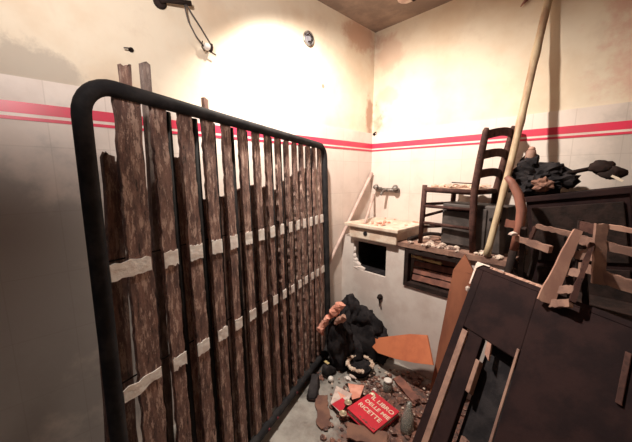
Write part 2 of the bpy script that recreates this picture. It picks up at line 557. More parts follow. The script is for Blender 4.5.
obj('drain', MB().lathe((0.30, -0.24, zb + .0005), [(.022, 0), (.022, .003), (.014, .003)], 16), M['steel'], sink)
mb = MB()
for i in range(14):
    mb.rock((r.uniform(.15, .47), r.uniform(-.36, -.11), zb + .01), (r.uniform(.006, .02), r.uniform(.006, .02), r.uniform(.005, .012)), i, 1)
for i in range(6):
    mb.rock((r.uniform(.1, .5), -.05, sz + .004), (r.uniform(.006, .02), r.uniform(.006, .012), .007), i + 30, 1)
tag(obj('crumbs', mb, M['salmon'], loc=(0.3, -.2, sz)), 'reddish crumbs of plaster scattered in the sink', 'debris', kind='stuff')

tap = thing('wall_tap', 'dull metal wall tap with two handles above the sink', 'tap', (0.19, -0.0, 1.2))
obj('body', MB().tube([(0.085, -.035, 1.225), (0.30, -.035, 1.225)], .017, 14).tube([(0.11, -.008, 1.225), (0.11, -.035, 1.225)], .022, 14).tube([(0.275, -.008, 1.225), (0.275, -.035, 1.225)], .022, 14), M['steel'], tap, smooth=True)
for x in (0.10, 0.285):
    obj('handle', MB().lathe((x, -.035, 1.225), [(.008, 0), (.008, .03), (.022, .03), (.024, .045), (.014, .055)], 12, (0, -.8, .6)), M['steel'], tap, smooth=True)
obj('spout', MB().tube([(0.19, -.035, 1.22), (0.19, -.07, 1.225), (0.19, -.11, 1.205), (0.19, -.12, 1.185)], .011, 12), M['steel'], tap, smooth=True)

a, b = V((0.030, -0.030, 1.365)), V((0.030, -1.05, 0.016))
single('wooden_stick', MB().tube([a.lerp(b, k / 10) for k in range(11)], .014, 10), M['palepipe'], 'longer pale stick leaning in the corner left of the sink', 'stick', smooth=True)
a, b = V((0.055, -0.025, 1.18)), V((0.17, -.30, 0.968))
single('wooden_stick', MB().tube([a.lerp(b, k / 6) for k in range(7)], .010, 10), M['palepipe'], 'thin short pale stick leaning from the wall into the sink', 'stick', smooth=True)

single('pipe_stub', MB().lathe((0.395, F - .001, .455), [(.020, 0), (.020, .012), (.012, .014), (.012, .03), (.007, .032)], 14, (0, -1, 0)).tube([(0.395, F - .02, .455), (0.40, F - .022, .43), (0.405, F - .02, .41)], .006, 8),
       M['char'], 'small black pipe stub on the pale counter front under the sink', 'pipe', smooth=True, loc=(0.395, F, .43))

# rubble on the countertop
mb = MB()
r = random.Random(8)
for i in range(120):
    x = r.uniform(.56, 1.14)
    y = -.39 + .37 * r.random() ** 1.6
    if abs(x - .665) < .03 or abs(x - .955) < .035 or (.72 < x < 1.12 and -.30 < y < -.07):
        continue
    s = r.uniform(.006, .022)
    mb.rock((x, y, .9 + s * .45), (s * 1.2, s, s * .7), i, 1, floor=.9005)
tag(obj('plaster_rubble', mb, M['plasterbits'], loc=(.8, -.2, .9)), 'broken plaster crumbs scattered over the countertop around the chair', 'rubble', kind='stuff')
# dark curved hose at the counter's left end
pts = [(0.575, -.34, .913), (0.575, -.27, .916), (0.59, -.19, .925), (0.62, -.12, .93), (0.66, -.075, .925), (.70, -.05, .915)]
single('bent_hose', MB().tube(pts, .013, 10), M['char'], 'black bent hose lying on the counter beside the sink', 'hose', smooth=True)

# ------------------------------------------------------------------ wooden slat bed base on its side
BP = V((.6846, -2.0813, .02))
bb, bn, bu = V((-.3614, .9321, -.0252)), V((.931, .362, .04)), V((-.0468, .0089, .9989))
bb.normalize()
bu = (bu - bb * bu.dot(bb)).normalized()
by = bu.cross(bb)
BM = Matrix((bb, by, bu)).transposed().to_4x4()
BM.translation = BP
bed = thing('bed_base', 'black framed bed base with peeling brown slats standing on its side along the left wall', 'bed')
bed.matrix_basis = BM
BL, BH, TR = 1.545, 1.586, .0215
def rrect(x0, x1, z0, z1, rad, n=8):
    out = []
    for cx, cz, a0 in ((x1 - rad, z1 - rad, 0), (x0 + rad, z1 - rad, 90), (x0 + rad, z0 + rad, 180), (x1 - rad, z0 + rad, 270)):
        for k in range(n + 1):
            t = math.radians(a0 + 90 * k / n)
            out.append((cx + rad * math.cos(t), 0, cz + rad * math.sin(t)))
    return out
obj('frame', MB().tube(rrect(.003 + TR, BL - TR, .066, BH - TR, .085), TR, 16, closed=True), M['iron'], bed, smooth=True, local=True)
SL = [(.094, .172, 1), (.209, .275, 1), (.312, .382, 1), (.416, .484, 1), (.518, .577, 1), (.616, .678, 1), (.714, .773, 1), (.812, .868, 1),
      (.908, .957, 1), (1.000, 1.048, 1), (1.087, 1.135, 1), (1.171, 1.221, 1), (1.264, 1.312, 1), (1.345, 1.392, 1), (1.430, 1.486, 1)]
r = random.Random(21)
for i, (s0, s1, _) in enumerate(SL):
    s0, s1 = (s0, s1) if i == 0 else (s0 + .004, s1 - .005)
    c = (s0 + s1) / 2
    wd = s1 - s0
    o = obj('slat', MB().board((c + r.uniform(-.006, .006), .010, .075), (c + (.014 if i == 0 else r.uniform(-.004, .004)), .010, BH - .030), (1, 0, 0), wd, .014, 70, .006, 0, i + 50, nw=4),
            M['slat'], bed, local=True)
    for h, hh in ((1.062, .058), (.697, .050)):
        # what is left of a painted stripe across all the slats
        l, rr = s0 + .002, s1 - .002
        if i == 0:
            l = s0 - .044
        n = 8
        vs, fs = [], []
        for k in range(n + 1):
            x = l + (rr - l) * k / n
            a = h - hh / 2 + r.uniform(-.002, .012 if i < 2 else .004) + (.012 * k / n if i == 0 else 0)
            b = h + hh / 2 - r.uniform(-.002, .006)
            vs += [(x, .0015, a), (x, .0015, b), (x, -.001, a), (x, -.001, b)]
        for k in range(n):
            q = k * 4
            fs += [(q, q + 1, q + 5, q + 4), (q + 2, q + 6, q + 7, q + 3), (q + 1, q + 3, q + 7, q + 5), (q, q + 4, q + 6, q + 2)]
        fs += [(0, 2, 3, 1), (n * 4, n * 4 + 1, n * 4 + 3, n * 4 + 2)]
        p = obj('paint_patch', MB().add(vs, fs), M['paint'], o, local=True)
        p['label'] = 'flaking white paint stripe'
    if i < len(SL) - 1:
        g0, g1 = s1, SL[i + 1][0]
        gc, gw = (g0 + g1) / 2, (g1 - g0)
        wbar = .034 if i else .012
        gc += (-.002, .0, .008, -.006, .006, .0, -.007, .006, .004, -.006, .004, .0, .004, 0)[i]
        b_ = obj('cross_bar', MB().tube([(gc, .036, .066), (gc, .036, BH - .04)], wbar / 2, 8), M['bar'], bed, smooth=True, local=True)
        b_['label'] = 'dark steel bar'
obj('cross_wire', MB().tube([(.05, .024, 1.094), (BL - .04, .024, 1.094)], .0025, 6).tube([(.05, .024, .728), (BL - .04, .024, .728)], .0025, 6), M['bar'], bed, local=True)
for s in (.70, .78, .99):
    p = obj('red_cap', MB().lathe((s, -TR - .001 + .004, .066), [(.007, 0), (.007, .005), (.004, .008)], 10, (0, -1, 0)), M['oldred'], bed, local=True)
    p['label'] = 'small red plug on the lower rail'

def bw(s, o, h):
    return BM @ V((s, o, h))
# loose boards standing between the bed and the wall
lab = 'loose boards behind the bed'
def loose(s0, s1, top, off, wdt, label, mat='loose', lean=0.0, seed=0, th=.016):
    a, b = bw(s0, off + lean, 0), bw(s1, off, top)
    a.z = 0.012
    single('loose_board', MB().board(a, b, bb, wdt, th, 16, .006, .02, seed), M[mat], label, 'board', lab)
loose(.185, .198, 1.678, .080, .036, 'brown board with the lower of two tops showing above the near end of the bed', seed=1, lean=.03)
loose(.255, .290, 1.725, .112, .036, 'greyish post with the tallest top above the near end of the bed', 'greywood', seed=2, lean=.02, th=.02)
loose(.520, .534, 1.663, .100, .030, 'reddish board with a single top showing above the middle of the bed', seed=3, lean=.03)
loose(.050, .098, 1.455, .120, .022, 'thin board with a broken top just inside the near end tube of the bed', seed=4, lean=.03)
loose(.075, .117, 1.405, .075, .036, 'short board with a pointed top behind the near edge of the widest slat', seed=5, lean=.02)
loose(.100, .142, 1.385, .085, .024, 'narrow dark board with a low top beside the widest slat of the bed', seed=8, lean=.01)
loose(.335, .342, 1.415, .070, .066, 'dark board filling the gap between second and third slat', seed=6)
loose(.455, .458, 1.250, .070, .056, 'dark board filling the gap between third and fourth slat', seed=7)
for k, (s, t) in enumerate(((.576, 1.27), (.672, 1.295), (.780, 1.31), (.888, 1.300), (.992, 1.28), (1.092, 1.33), (1.19, 1.37), (1.282, 1.40), (1.379, 1.42), (1.460, 1.43))):
    loose(s, s, t, .070, .062, 'brown board standing behind the bed, %s from its far end' % ('tenth', 'ninth', 'eighth', 'seventh', 'sixth', 'fifth', 'fourth', 'third', 'second', 'first')[k], seed=20 + k)

# ------------------------------------------------------------------ fittings on the left wall and ceiling
jb = thing('junction_box', 'round grey wiring box with bare wires high on the left wall', 'junction box', (0, -0.742, 2.237))
mb = MB()
obj('ring', MB().lathe((0, -.742, 2.237), [(.040, 0), (.046, .004), (.046, .012), (.036, .014), (.034, .004)], 24, (1, 0, 0)), M['steel'], jb, smooth=True)
obj('cover', MB().lathe((0, -.742, 2.237), [(.033, 0), (.033, .006), (.02, .009)], 20, (1, 0, 0)), M['plastic'], jb, smooth=True)
obj('wire', MB().tube([(.008, -.765, 2.25), (.022, -.745, 2.262), (.026, -.725, 2.245), (.02, -.73, 2.222), (.008, -.75, 2.215)], .004, 8), M['char'], jb, smooth=True)

lh = thing('hanging_lamp_holder', 'empty lamp socket dangling by two wires from a dark wall bracket', 'lamp', (0.0, -1.55, 2.19))
obj('bracket', MB().tube([(.0, -1.65, 2.125), (.035, -1.64, 2.128), (.045, -1.525, 2.150)], .011, 10).lathe((0, -1.65, 2.125), [(.028, 0), (.028, .008), (.016, .014)], 16, (1, 0, 0)), M['char'], lh, smooth=True)
obj('wire', MB().tube([(.045, -1.555, 2.145), (.040, -1.550, 2.11), (.035, -1.538, 2.07), (.03, -1.505, 2.02), (.03, -1.47, 1.985), (.03, -1.44, 1.968), (.03, -1.405, 1.958)], .0036, 8), M['greymetal'], lh, smooth=True)
obj('wire', MB().tube([(.045, -1.555, 2.145), (.042, -1.525, 2.11), (.038, -1.48, 2.06), (.033, -1.43, 1.998)], .0036, 8), M['greymetal'], lh, smooth=True)
o = obj('socket', MB().lathe((.032, -1.468, 1.985), [(.010, 0), (.017, .006), (.017, .022), (.013, .03)], 16, (.1, 1, -.05)), M['white'], lh, smooth=True)
o['label'] = 'white porcelain socket'
obj('socket_ring', MB().lathe((.032, -1.438, 1.984), [(.018, 0), (.021, .004), (.021, .010), (.015, .013)], 16, (.1, 1, -.05)), M['char'], lh, smooth=True)
obj('hook', MB().tube([(.032, -1.474, 2.005), (.032, -1.478, 1.975), (.032, -1.465, 1.962)], .003, 8), M['char'], lh, smooth=True)

single('wall_hook', MB().lathe((0, -1.784, 1.889), [(.010, 0), (.010, .006), (.004, .008), (.004, .022)], 12, (1, 0, 0)).tube([(.02, -1.784, 1.889), (.024, -1.80, 1.886), (.02, -1.815, 1.884)], .003, 6),
       M['char'], 'tiny dark hook on the left wall above the tall board tops', 'hook', loc=(0, -1.784, 1.88))
single('corner_hook', MB().lathe((0.028, -.008, 1.690), [(.010, 0), (.010, .008), (.004, .010), (.004, .022)], 10, (0, -1, 0)).tube([(0.028, -.028, 1.690), (0.045, -.03, 1.700), (0.06, -.026, 1.704)], .005, 6),
       M['char'], 'small black hook on the tile edge in the corner', 'hook', loc=(0.028, -.008, 1.68))
cr = thing('ceiling_plate', 'cracked white plate with a dark wire end on the sooty ceiling', 'ceiling plate', (.42, -.25, 2.5))
obj('plate', MB().lathe((.42, -.25, 2.5), [(.055, 0), (.055, -.006), (.045, -.012), (.012, -.014)], 20), M['paper'], cr, smooth=True)
obj('wire_end', MB().tube([(.45, -.24, 2.488), (.47, -.235, 2.47), (.49, -.24, 2.472)], .006, 8), M['char'], cr, smooth=True)
single('cable_stub', MB().tube([(1.065, -.004, 2.40), (1.06, -.016, 2.35), (1.045, -.02, 2.325), (1.022, -.018, 2.303)], [.014, .013, .009, .003], 8), M['redwood'],
       'reddish torn cable end at the top of the back wall left of the long stick', 'cable', smooth=True)

# ------------------------------------------------------------------ chair on the counter
ch = thing('ladder_back_chair', 'dark ladder-back chair with dusty straw seat standing upright on the counter', 'chair', (.80, -.19, .90))
def lp(a, b, t):
    return V(a).lerp(V(b), t)
FN, FF = ((.660, -.330), (.750, -.085))                       # front legs, near and far
RN = [(.984, -.345, .9005), (.972, -.345, 1.08), (.967, -.345, 1.26), (.984, -.345, 1.44), (1.000, -.345, 1.585), (1.002, -.345, 1.602)]
RF = [(1.002, -.085, .9005), (1.000, -.085, 1.08), (1.005, -.085, 1.25), (1.035, -.085, 1.44), (1.064, -.085, 1.615), (1.066, -.085, 1.632)]
for x, y in (FN, FF):
    obj('leg', MB().tube([(x - .006, y, .9005), (x, y, 1.10), (x + .004, y, 1.285)], [.015, .018, .016], 8), M['chairwood'], ch, smooth=True)
for pts in (RN, RF):
    obj('leg', MB().tube(pts, [.017, .020, .021, .020, .018, .011], 8), M['chairwood'], ch, smooth=True)
for t_, hgt in ((.93, .046), (.60, .046), (.28, .046)):
    a, b = lp(RN[2], RN[4], t_), lp(RF[2], RF[4], t_)
    n = 8
    vs, fs = [], []
    for k in range(n + 1):
        p = a.lerp(b, k / n) + V((.016, 0, .014)) * math.sin(math.pi * k / n)
        vs += [p + V((-.006, 0, -hgt / 2)), p + V((.006, 0, -hgt / 2)), p + V((.006, 0, hgt / 2)), p + V((-.006, 0, hgt / 2))]
    for k in range(n):
        for j in range(4):
            fs.append((k * 4 + j, k * 4 + (j + 1) % 4, k * 4 + 4 + (j + 1) % 4, k * 4 + 4 + j))
    fs += [(3, 2, 1, 0), (n * 4, n * 4 + 1, n * 4 + 2, n * 4 + 3)]
    obj('backrest_slat', MB().add(vs, fs), M['chairwood'], ch)
for z in (1.04, 1.15):
    obj('stretcher', MB().tube([(.66, -.330, z), (.975, -.345, z)], .010, 8), M['chairwood'], ch, smooth=True)
    obj('stretcher', MB().tube([(.75, -.085, z), (1.00, -.085, z)], .010, 8), M['chairwood'], ch, smooth=True)
for z, z2 in ((1.01, 1.00), (1.08, 1.12), (1.16, 1.16)):
    obj('stretcher', MB().tube([(.660, -.330, z), (.750, -.085, z2)], .010, 8), M['chairwood'], ch, smooth=True)
c4 = [(.664, -.330, 1.256), (.967, -.345, 1.250), (1.004, -.085, 1.250), (.754, -.085, 1.256)]
mb = MB()
for k in range(4):
    mb.tube([c4[k], c4[(k + 1) % 4]], .016, 8)
obj('seat_frame', mb, M['chairwood'], ch, smooth=True)
mb = MB()
r = random.Random(3)
mb.add([(x, y, z + .018) for x, y, z in c4] + [(x, y, z - .004) for x, y, z in c4], [(0, 1, 2, 3), (7, 6, 5, 4), (0, 4, 5, 1), (1, 5, 6, 2), (2, 6, 7, 3), (3, 7, 4, 0)])
for i in range(60):
    s_ = r.uniform(.007, .022)
    u_, v_ = r.uniform(.05, .95), r.uniform(.03, .95)
    p = lp(c4[0], c4[1], u_).lerp(lp(c4[3], c4[2], u_), v_)
    mb.rock((p.x, p.y, 1.274 + s_ * .3), (s_ * 1.4, s_, s_ * .6), i, 1)
obj('seat', mb, M['straw'], ch)
single('metal_strip', MB().board((.80, -.25, 1.302), (.93, -.21, 1.296), (0, 1, 0), .016, .006, 6, .002, 0, 1, wid1=.008), M['char'], 'thin dark strip lying on the straw chair seat', 'strip')

bx = thing('metal_box', 'grey scorched metal box standing on the counter under the chair', 'box', (.9, -.18, .9))
obj('body', MB().box((.775, -.30, .905), (1.13, -.115, 1.175)), M['greymetal'], bx, bevel=.008)
obj('door', MB().box((.79, -.310, .925), (1.03, -.300, 1.155)), M['greymetal'], bx, bevel=.004)
obj('handle', MB().tube([(.81, -.308, 1.135), (.81, -.320, 1.135), (.95, -.320, 1.135), (.95, -.308, 1.135)], .005, 8), M['bar'], bx, smooth=True)
for x in (1.055, 1.095):
    obj('knob', MB().lathe((x, -.30, 1.10), [(.010, 0), (.010, .012), (.006, .014)], 10, (0, -1, 0)), M['bar'], bx, smooth=True)

# long stick
a, b = V((1.073, -.392, .912)), V((1.168, -.022, 2.36))
pts, rad = [], []
for k in range(25):
    t = k / 24
    p = a.lerp(b, t)
    p += V((.006 * math.sin(5 * t), 0, 0))
    pts.append(p)
    rad.append(.0165 + .003 * (1 if k % 6 == 0 else 0) + .003 * t)
single('long_stick', MB().tube(pts, rad, 12), M['stick'], 'long pale cane stick leaning from the counter against the back wall', 'stick', smooth=True)

# ------------------------------------------------------------------ burnt furniture heaped on the right
tc = thing('burnt_dresser', 'long black burnt dresser standing tilted against the back wall on the right', 'dresser', (1.2, -.2, 0))
ang = math.radians(10)
ax, az = V((math.cos(ang), -.05, math.sin(ang))).normalized(), V((-math.sin(ang), 0, math.cos(ang)))
az = (az - ax * az.dot(ax)).normalized()
ay = az.cross(ax)
O = V((1.202, -.30, 1.235))           # top front left corner
def tp(s, d, h):                       # along, depth, down
    return O + ax * s + ay * d - az * h
def tbox(s0, s1, d0, d1, h0, h1):
    return MB().para(tp(s0, d0, h0), ax * (s1 - s0), ay * (d1 - d0), -az * (h1 - h0))
DW, DD, DH = .372, .235, 1.15
obj('top', tbox(-.012, DW + .01, -.014, DD, 0, .028), M['browntable'], tc, bevel=.004)
obj('body', tbox(0, DW, 0, DD, .028, DH - .05), M['browntable'], tc, bevel=.004)
for k in range(3):
    d = obj('drawer', tbox(.02, DW - .02, -.012, 0, .06 + k * .30, .33 + k * .30), M['char'], tc, bevel=.004)
    c = tp(DW / 2, -.012, .19 + k * .30)
    obj('knob', MB().lathe(c, [(.006, 0), (.006, .012), (.014, .016), (.012, .026)], 12, -ay), M['iron'], d, smooth=True)
# what lies on it
mb = MB()
mb.rock((1.225, -.20, 1.325), (.115, .085, .085), 3, 4, .55, 1.8)
mb.rock((1.185, -.20, 1.385), (.050, .05, .075), 9, 3, .4, 1.8)
mb.rock((1.315, -.20, 1.330), (.075, .06, .050), 12, 3, .5, 2.0)
single('burnt_cloth_heap', mb.rough(.010, 40, 4), M['black'], 'black burnt cloth heaped on the left of the tilted dresser', 'cloth')
bt = thing('plastic_bottle', 'dull pinkish bottle neck sticking up from the burnt cloth heap', 'bottle', (1.187, -.2, 1.40))
obj('body', MB().lathe((1.182, -.2, 1.40), [(.022, 0), (.025, .03), (.025, .062), (.019, .082)], 14, (.06, 0, 1)), M['tan'], bt, smooth=True)
obj('cap', MB().lathe((1.187, -.2, 1.482), [(.016, 0), (.017, .006), (.012, .014), (.004, .017)], 14, (.06, 0, 1)), M['pale'], bt, smooth=True)
single('crumpled_rag', MB().rock((1.268, -.285, 1.303), (.045, .03, .034), 17, 3, .6, 2.0), M['cardboard'], 'brown crumpled rag in front of the burnt cloth heap', 'rag')
sh = thing('burnt_shovel', 'black burnt shovel with its blade resting on the right of the dresser top', 'shovel', (1.40, -.2, 1.37))
obj('handle', MB().tube([(1.10, -.215, 1.258), (1.20, -.225, 1.31), (1.30, -.225, 1.345), (1.44, -.20, 1.382)], .010, 10), M['char'], sh, smooth=True)
mb = MB()
mb.rock((1.465, -.195, 1.385), (.048, .03, .034), 5, 3, .3, 1.5)
mb.rock((1.505, -.195, 1.360), (.046, .028, .034), 8, 3, .3, 1.5)
obj('blade', mb, M['char'], sh, smooth=True)
o = obj('tip', MB().board((1.505, -.222, 1.345), (1.545, -.222, 1.322), (0, 0, 1), .014, .006, 4, .003, 0, 3), M['plaster'], sh)
o['label'] = 'bright bare metal edge'

# chair back standing in front of the counter with a curved post
cb = thing('bentwood_chair', 'reddish curved bentwood chair back between the long stick and the dresser', 'chair', (1.15, -.47, 0))
cur = [(1.135, -.47, 0.005), (1.165, -.47, .40), (1.185, -.465, .75), (1.208, -.46, .98), (1.222, -.455, 1.10), (1.222, -.45, 1.18), (1.200, -.445, 1.255), (1.165, -.44, 1.315), (1.140, -.44, 1.34)]
obj('back_post', MB().tube(cur[3:], [.018, .021, .022, .021, .018, .012], 10), M['redwood'], cb, smooth=True)
o = obj('leg', MB().tube(cur[:4], [.014, .015, .016, .018], 10), M['char'], cb, smooth=True)  # lower post coloured black to sink it into the shaded gap
o['label'] = 'lower end of the post, painted as if in shade'
o = obj('back_post', MB().tube([(x + .06, y + .10, z - .16 if z > .2 else z) for x, y, z in cur[:6]], [.013] * 6, 10), M['char'], cb, smooth=True)  # second post coloured black to match the shade round it
o['label'] = 'second post, painted as if in shade'
obj('seat_rail', MB().board((1.20, -.455, .93), (1.265, -.365, .80), (0, 0, 1), .036, .014, 6, .003, 0, 4), M['char'], cb)  # black colour puts this rail in the same shade
obj('broken_rail', MB().board((1.160, -.462, 1.113), (1.212, -.457, 1.105), (0, 0, 1), .040, .014, 6, .004, .01, 4), M['redwood'], cb)

ck = thing('support_prop', 'added black support chest mostly hidden behind the leaning brown door', 'prop', (1.5, -.55, 0))  # block added to hold up the door and both chairs
obj('body', MB().box((1.235, -.70, 0.0), (1.98, -.45, .80)), M['char'], ck, bevel=.006)
obj('lid', MB().box((1.225, -.71, .80), (1.99, -.44, .835)), M['char'], ck, bevel=.006)  # top slab of the added block

# leaning panelled door
TL = V((1.143, -.758, .958))
e1, e2 = V((.918, -.394, -.037)), V((-.262, -.535, -.803))
e2s = e1 * .234 + e2 * .972
en = V((.296, .748, -.594))            # away from the camera
def dp(s, t, d=0):
    return TL + e1 * s + e2s * t + en * d
def dbox(s0, s1, t0, t1, d0, d1):
    return MB().para(dp(s0, t0, d0), e1 * (s1 - s0), e2s * (t1 - t0), en * (d1 - d0))
dr = thing('cupboard_door', 'dark brown panelled door leaning over the rubble in the right foreground', 'door', (1.35, -1.45, 0))
TB = 1.165
obj('stile', dbox(0, .036, .02, TB, 0, .030), M['browntable'], dr, bevel=.004)
obj('stile', dbox(.064, .124, .275, TB, .004, .030), M['browntable'], dr, bevel=.004)
obj('top_rail', dbox(.0, .60, .0, .02, 0, .030).para(dp(.036, .02, 0), e1 * .226, e2s * .255, en * .03), M['browntable'], dr, bevel=.003)
obj('panel', dbox(.262, .60, .02, TB, 0, .030), M['browntable'], dr, bevel=.003)
obj('bottom_rail', dbox(.124, .262, .75, TB, .006, .030), M['browntable'], dr, bevel=.003)
o = obj('moulding', dbox(.037, .063, .285, TB, -.004, .028), M['tan'], dr, bevel=.003); o['label'] = 'long bare wood strip'
o = obj('moulding', dbox(.126, .143, .355, .475, .000, .028), M['tan'], dr, bevel=.003); o['label'] = 'short tan wood strip'
o = obj('moulding', dbox(.252, .261, .24, .56, -.006, .0), M['tan'], dr, bevel=.002); o['label'] = 'thin brown strip beside the hole'
o = obj('moulding', dbox(.165, .188, .60, .75, -.002, .02), M['tan'], dr, bevel=.002); o['label'] = 'stub of brown strip low in the hole'
o = obj('moulding', dbox(.512, .526, .09, .23, -.008, .0), M['chairwood'], dr, bevel=.002); o['label'] = 'faint brown strip at the right edge'
o = obj('hole_shade', dbox(.125, .262, .275, .75, .050, .062), M['black'], dr); o['label'] = 'black sheet painting the shade inside the broken panel'  # black sheet behind the hole stands for the shade inside it
mb = MB().add([dp(.146, .276, .0), dp(.163, .276, .0), dp(.172, .335, .0), dp(.150, .320, .0), dp(.146, .276, .01), dp(.163, .276, .01), dp(.172, .335, .01), dp(.150, .320, .01)],
              [(0, 1, 2, 3), (7, 6, 5, 4), (0, 4, 5, 1), (1, 5, 6, 2), (2, 6, 7, 3), (3, 7, 4, 0)])
o = obj('splinter', mb, M['pale'], dr); o['label'] = 'pale splinter hanging in the hole'
mb = MB()
r = random.Random(2)
def quadslab(*pp, d=.005):
    n_ = (pp[1] - pp[0]).cross(pp[2] - pp[0]).normalized() * d
    return [p for p in pp] + [p + n_ for p in pp], [(0, 1, 2, 3), (7, 6, 5, 4), (0, 4, 5, 1), (1, 5, 6, 2), (2, 6, 7, 3), (3, 7, 4, 0)]
mb.add(*quadslab(dp(-.004, -.004, -.003), dp(.058, -.005, -.003), dp(.066, -.006, .034), dp(.006, -.006, .036)))
mb.add(*quadslab(dp(-.004, -.004, -.005), dp(.030, -.004, -.005), dp(.012, .012, -.005), dp(-.004, .030, -.005)))
mb.add(*quadslab(dp(-.005, .0, -.005), dp(.004, .0, -.005), dp(.002, .10, -.004), dp(-.005, .10, -.004)))
mb.rock(dp(-.004, .125, .0), (.010, .008, .016), 3, 1)
o = obj('scuffed_lit_corner', mb, M['paper'], dr); o['label'] = 'scuffed corner with its lit top painted white'  # the white scuff also paints in the light on the corner
mb = MB()
mb.board(dp(.06, -.004, .014), dp(.315, -.004, .014), en, .034, .010, 22, .008, .006, 7)
for k in range(24):
    mb.rock(dp(r.uniform(.06, .32), -.004, r.uniform(.0, .028)), (r.uniform(.003, .009), r.uniform(.003, .007), .004), k, 1)
o = obj('lit_edge_strip', mb, M['pale'], dr); o['label'] = 'peeling top edge, its lit tone painted pale'  # peeling wood in a paler colour to paint the edge as lit

# tipped chairs on top of the added chest, their ladder backs seen almost end on
A = thing('ladder_back_chair', 'overturned ladder-back chair with one broad pale post, lying behind the brown door', 'chair', (1.40, -.75, .835))
A0 = (1.337, -0.772, 1.156)
A1 = (1.446, -0.793, 1.143)
A2 = (1.273, -0.736, 1.094)
A3 = (1.397, -0.814, 1.080)
A4 = (1.324, -0.769, 1.100)
at_A = [V(p) for p in (A0, A1, A2, A3, A4)]
def bar(par, name, a, b, wdir, wd, th, mat, seed=0, wd1=None, jag=.004, lab_=None):
    o = obj(name, MB().board(a, b, wdir, wd, th, 10, jag, .004, seed, wid1=wd1), M[mat], par)
    if lab_:
        o['label'] = lab_
    return o
UPV = V((0, 0, 1))
bar(A, 'seat_rail', at_A[0], at_A[1], UPV, .020, .014, 'tan', 1)
bar(A, 'seat_rail', at_A[2], at_A[3], UPV, .028, .018, 'tan', 2)
bar(A, 'seat_rail', at_A[0], at_A[4], UPV, .016, .014, 'chairwood', 3)
obj('scorched_corner', MB().rock((1.262, -.756, 1.112), (.018, .012, .010), 4, 1), M['paper'], A)['label'] = 'white bare corner of the seat frame'
bar(A, 'back_post', (1.461, -.818, 1.165), (1.410, -.920, .915), (.9, .3, 0), .026, .022, 'pale', 5, .050, .003, 'broad pale post')
bar(A, 'back_post', (1.500, -.800, 1.120), (1.481, -.958, .949), (.9, .3, 0), .018, .020, 'chairwood', 6)
for k, t in enumerate((.22, .50, .78, 1.0)):
    p = V((1.470, -.818, 1.130)).lerp(V((1.425, -.915, .915)), t)
    q = V((1.500, -.802, 1.112)).lerp(V((1.481, -.958, .949)), t)
    bar(A, 'rung', p, q, (0, .4, 1), .030, .014, 'tan', 10 + k)
bar(A, 'leg', (1.296, -.752, 1.142), (1.29, -.66, .84), (1, 0, 0), .022, .022, 'char', 14)  # this hidden leg and the next are added to carry the chair
bar(A, 'leg', (1.43, -.74, 1.128), (1.46, -.66, .84), (1, 0, 0), .022, .022, 'char', 15)

B = thing('ladder_back_chair', 'overturned dark chair at the right edge with a tan upright post and three rails', 'chair', (1.56, -.72, .835))
bar(B, 'back_post', (1.513, -.790, 1.190), (1.530, -.805, .985), (.9, .3, 0), .034, .022, 'tan', 1)
bar(B, 'back_post', (1.460, -.735, 1.190), (1.475, -.745, .960), (.9, .3, 0), .020, .020, 'char', 2)
for k, t in enumerate((.05, .30, .54, .78)):
    p = V((1.457, -.737, 1.180)).lerp(V((1.478, -.747, .975)), t)
    q = V((1.508, -.785, 1.175)).lerp(V((1.525, -.800, .985)), t)
    bar(B, 'rung', p, q, (0, 0, 1), .036, .014, 'tan' if k else 'chairwood', 20 + k)
bar(B, 'seat_rail', (1.530, -.785, 1.180), (1.68, -.815, 1.170), UPV, .020, .016, 'pale', 3, None, .004, 'pale top rail')
bar(B, 'seat_rail', (1.530, -.788, 1.118), (1.68, -.818, 1.095), UPV, .030, .016, 'tan', 4)
bar(B, 'seat_rail', (1.525, -.800, 1.015), (1.68, -.815, .985), UPV, .044, .018, 'tan', 5)
bar(B, 'leg', (1.475, -.730, 1.10), (1.50, -.60, .838), (1, 0, 0), .022, .022, 'char', 6)  # two hidden legs added for support, down to the block below
bar(B, 'leg', (1.67, -.78, 1.17), (1.70, -.62, .838), (1, 0, 0), .022, .022, 'char', 7)

# orange plank leaning on the counter
a, b = V((.975, -.425, .80)), V((.925, -.50, .010))
mb = MB().board(b, a, (1, .15, 0), .13, .018, 12, .003, .0, 2, wid1=.115)
wdv = V((1, .15, 0)).normalized()
d_ = (a - b).normalized()
tq = wdv.cross(d_).normalized() * .009
p0, p1, p2 = a - wdv * .0575, a + wdv * .0575, a + d_ * .105 - wdv * .012
mb.add([p0 - tq, p1 - tq, p2 - tq, p0 + tq, p1 + tq, p2 + tq], [(0, 1, 2), (5, 4, 3), (0, 3, 4, 1), (1, 4, 5, 2), (2, 5, 3, 0)])
single('orange_plank', mb, M['orange'], 'tall orange plank with a pointed top leaning on the counter beside the brown door', 'plank')

# ------------------------------------------------------------------ rubbish on the floor
mb = MB()
mb.rock((.25, -.50, .10), (.21, .085, .22), 2, 4, .3, 1.5, floor=.002)
mb.rock((.22, -.51, .27), (.11, .075, .15), 7, 4, .3, 1.6)
mb.rock((.33, -.48, .24), (.13, .065, .13), 31, 4, .3, 1.6)
mb.rock((.42, -.46, .12), (.11, .055, .16), 13, 4, .3, 1.6, floor=.002)
mb.rock((.20, -.56, .20), (.09, .06, .15), 15, 4, .3, 1.6)
mb.rock((.25, -.60, .06), (.15, .08, .14), 19, 4, .3, 1.6, floor=.002)
mb.rock((.27, -.665, .12), (.075, .065, .24), 23, 4, .25, 1.6, floor=.002)
mb.rock((.295, -.745, .18), (.068, .055, .22), 25, 4, .25, 1.6, floor=.002)
single('burnt_clothes_pile', mb.rough(.022, 11, 2).rough(.008, 40, 4), M['black'], 'large black pile of burnt clothes on the floor under the sink', 'clothes', smooth=True)
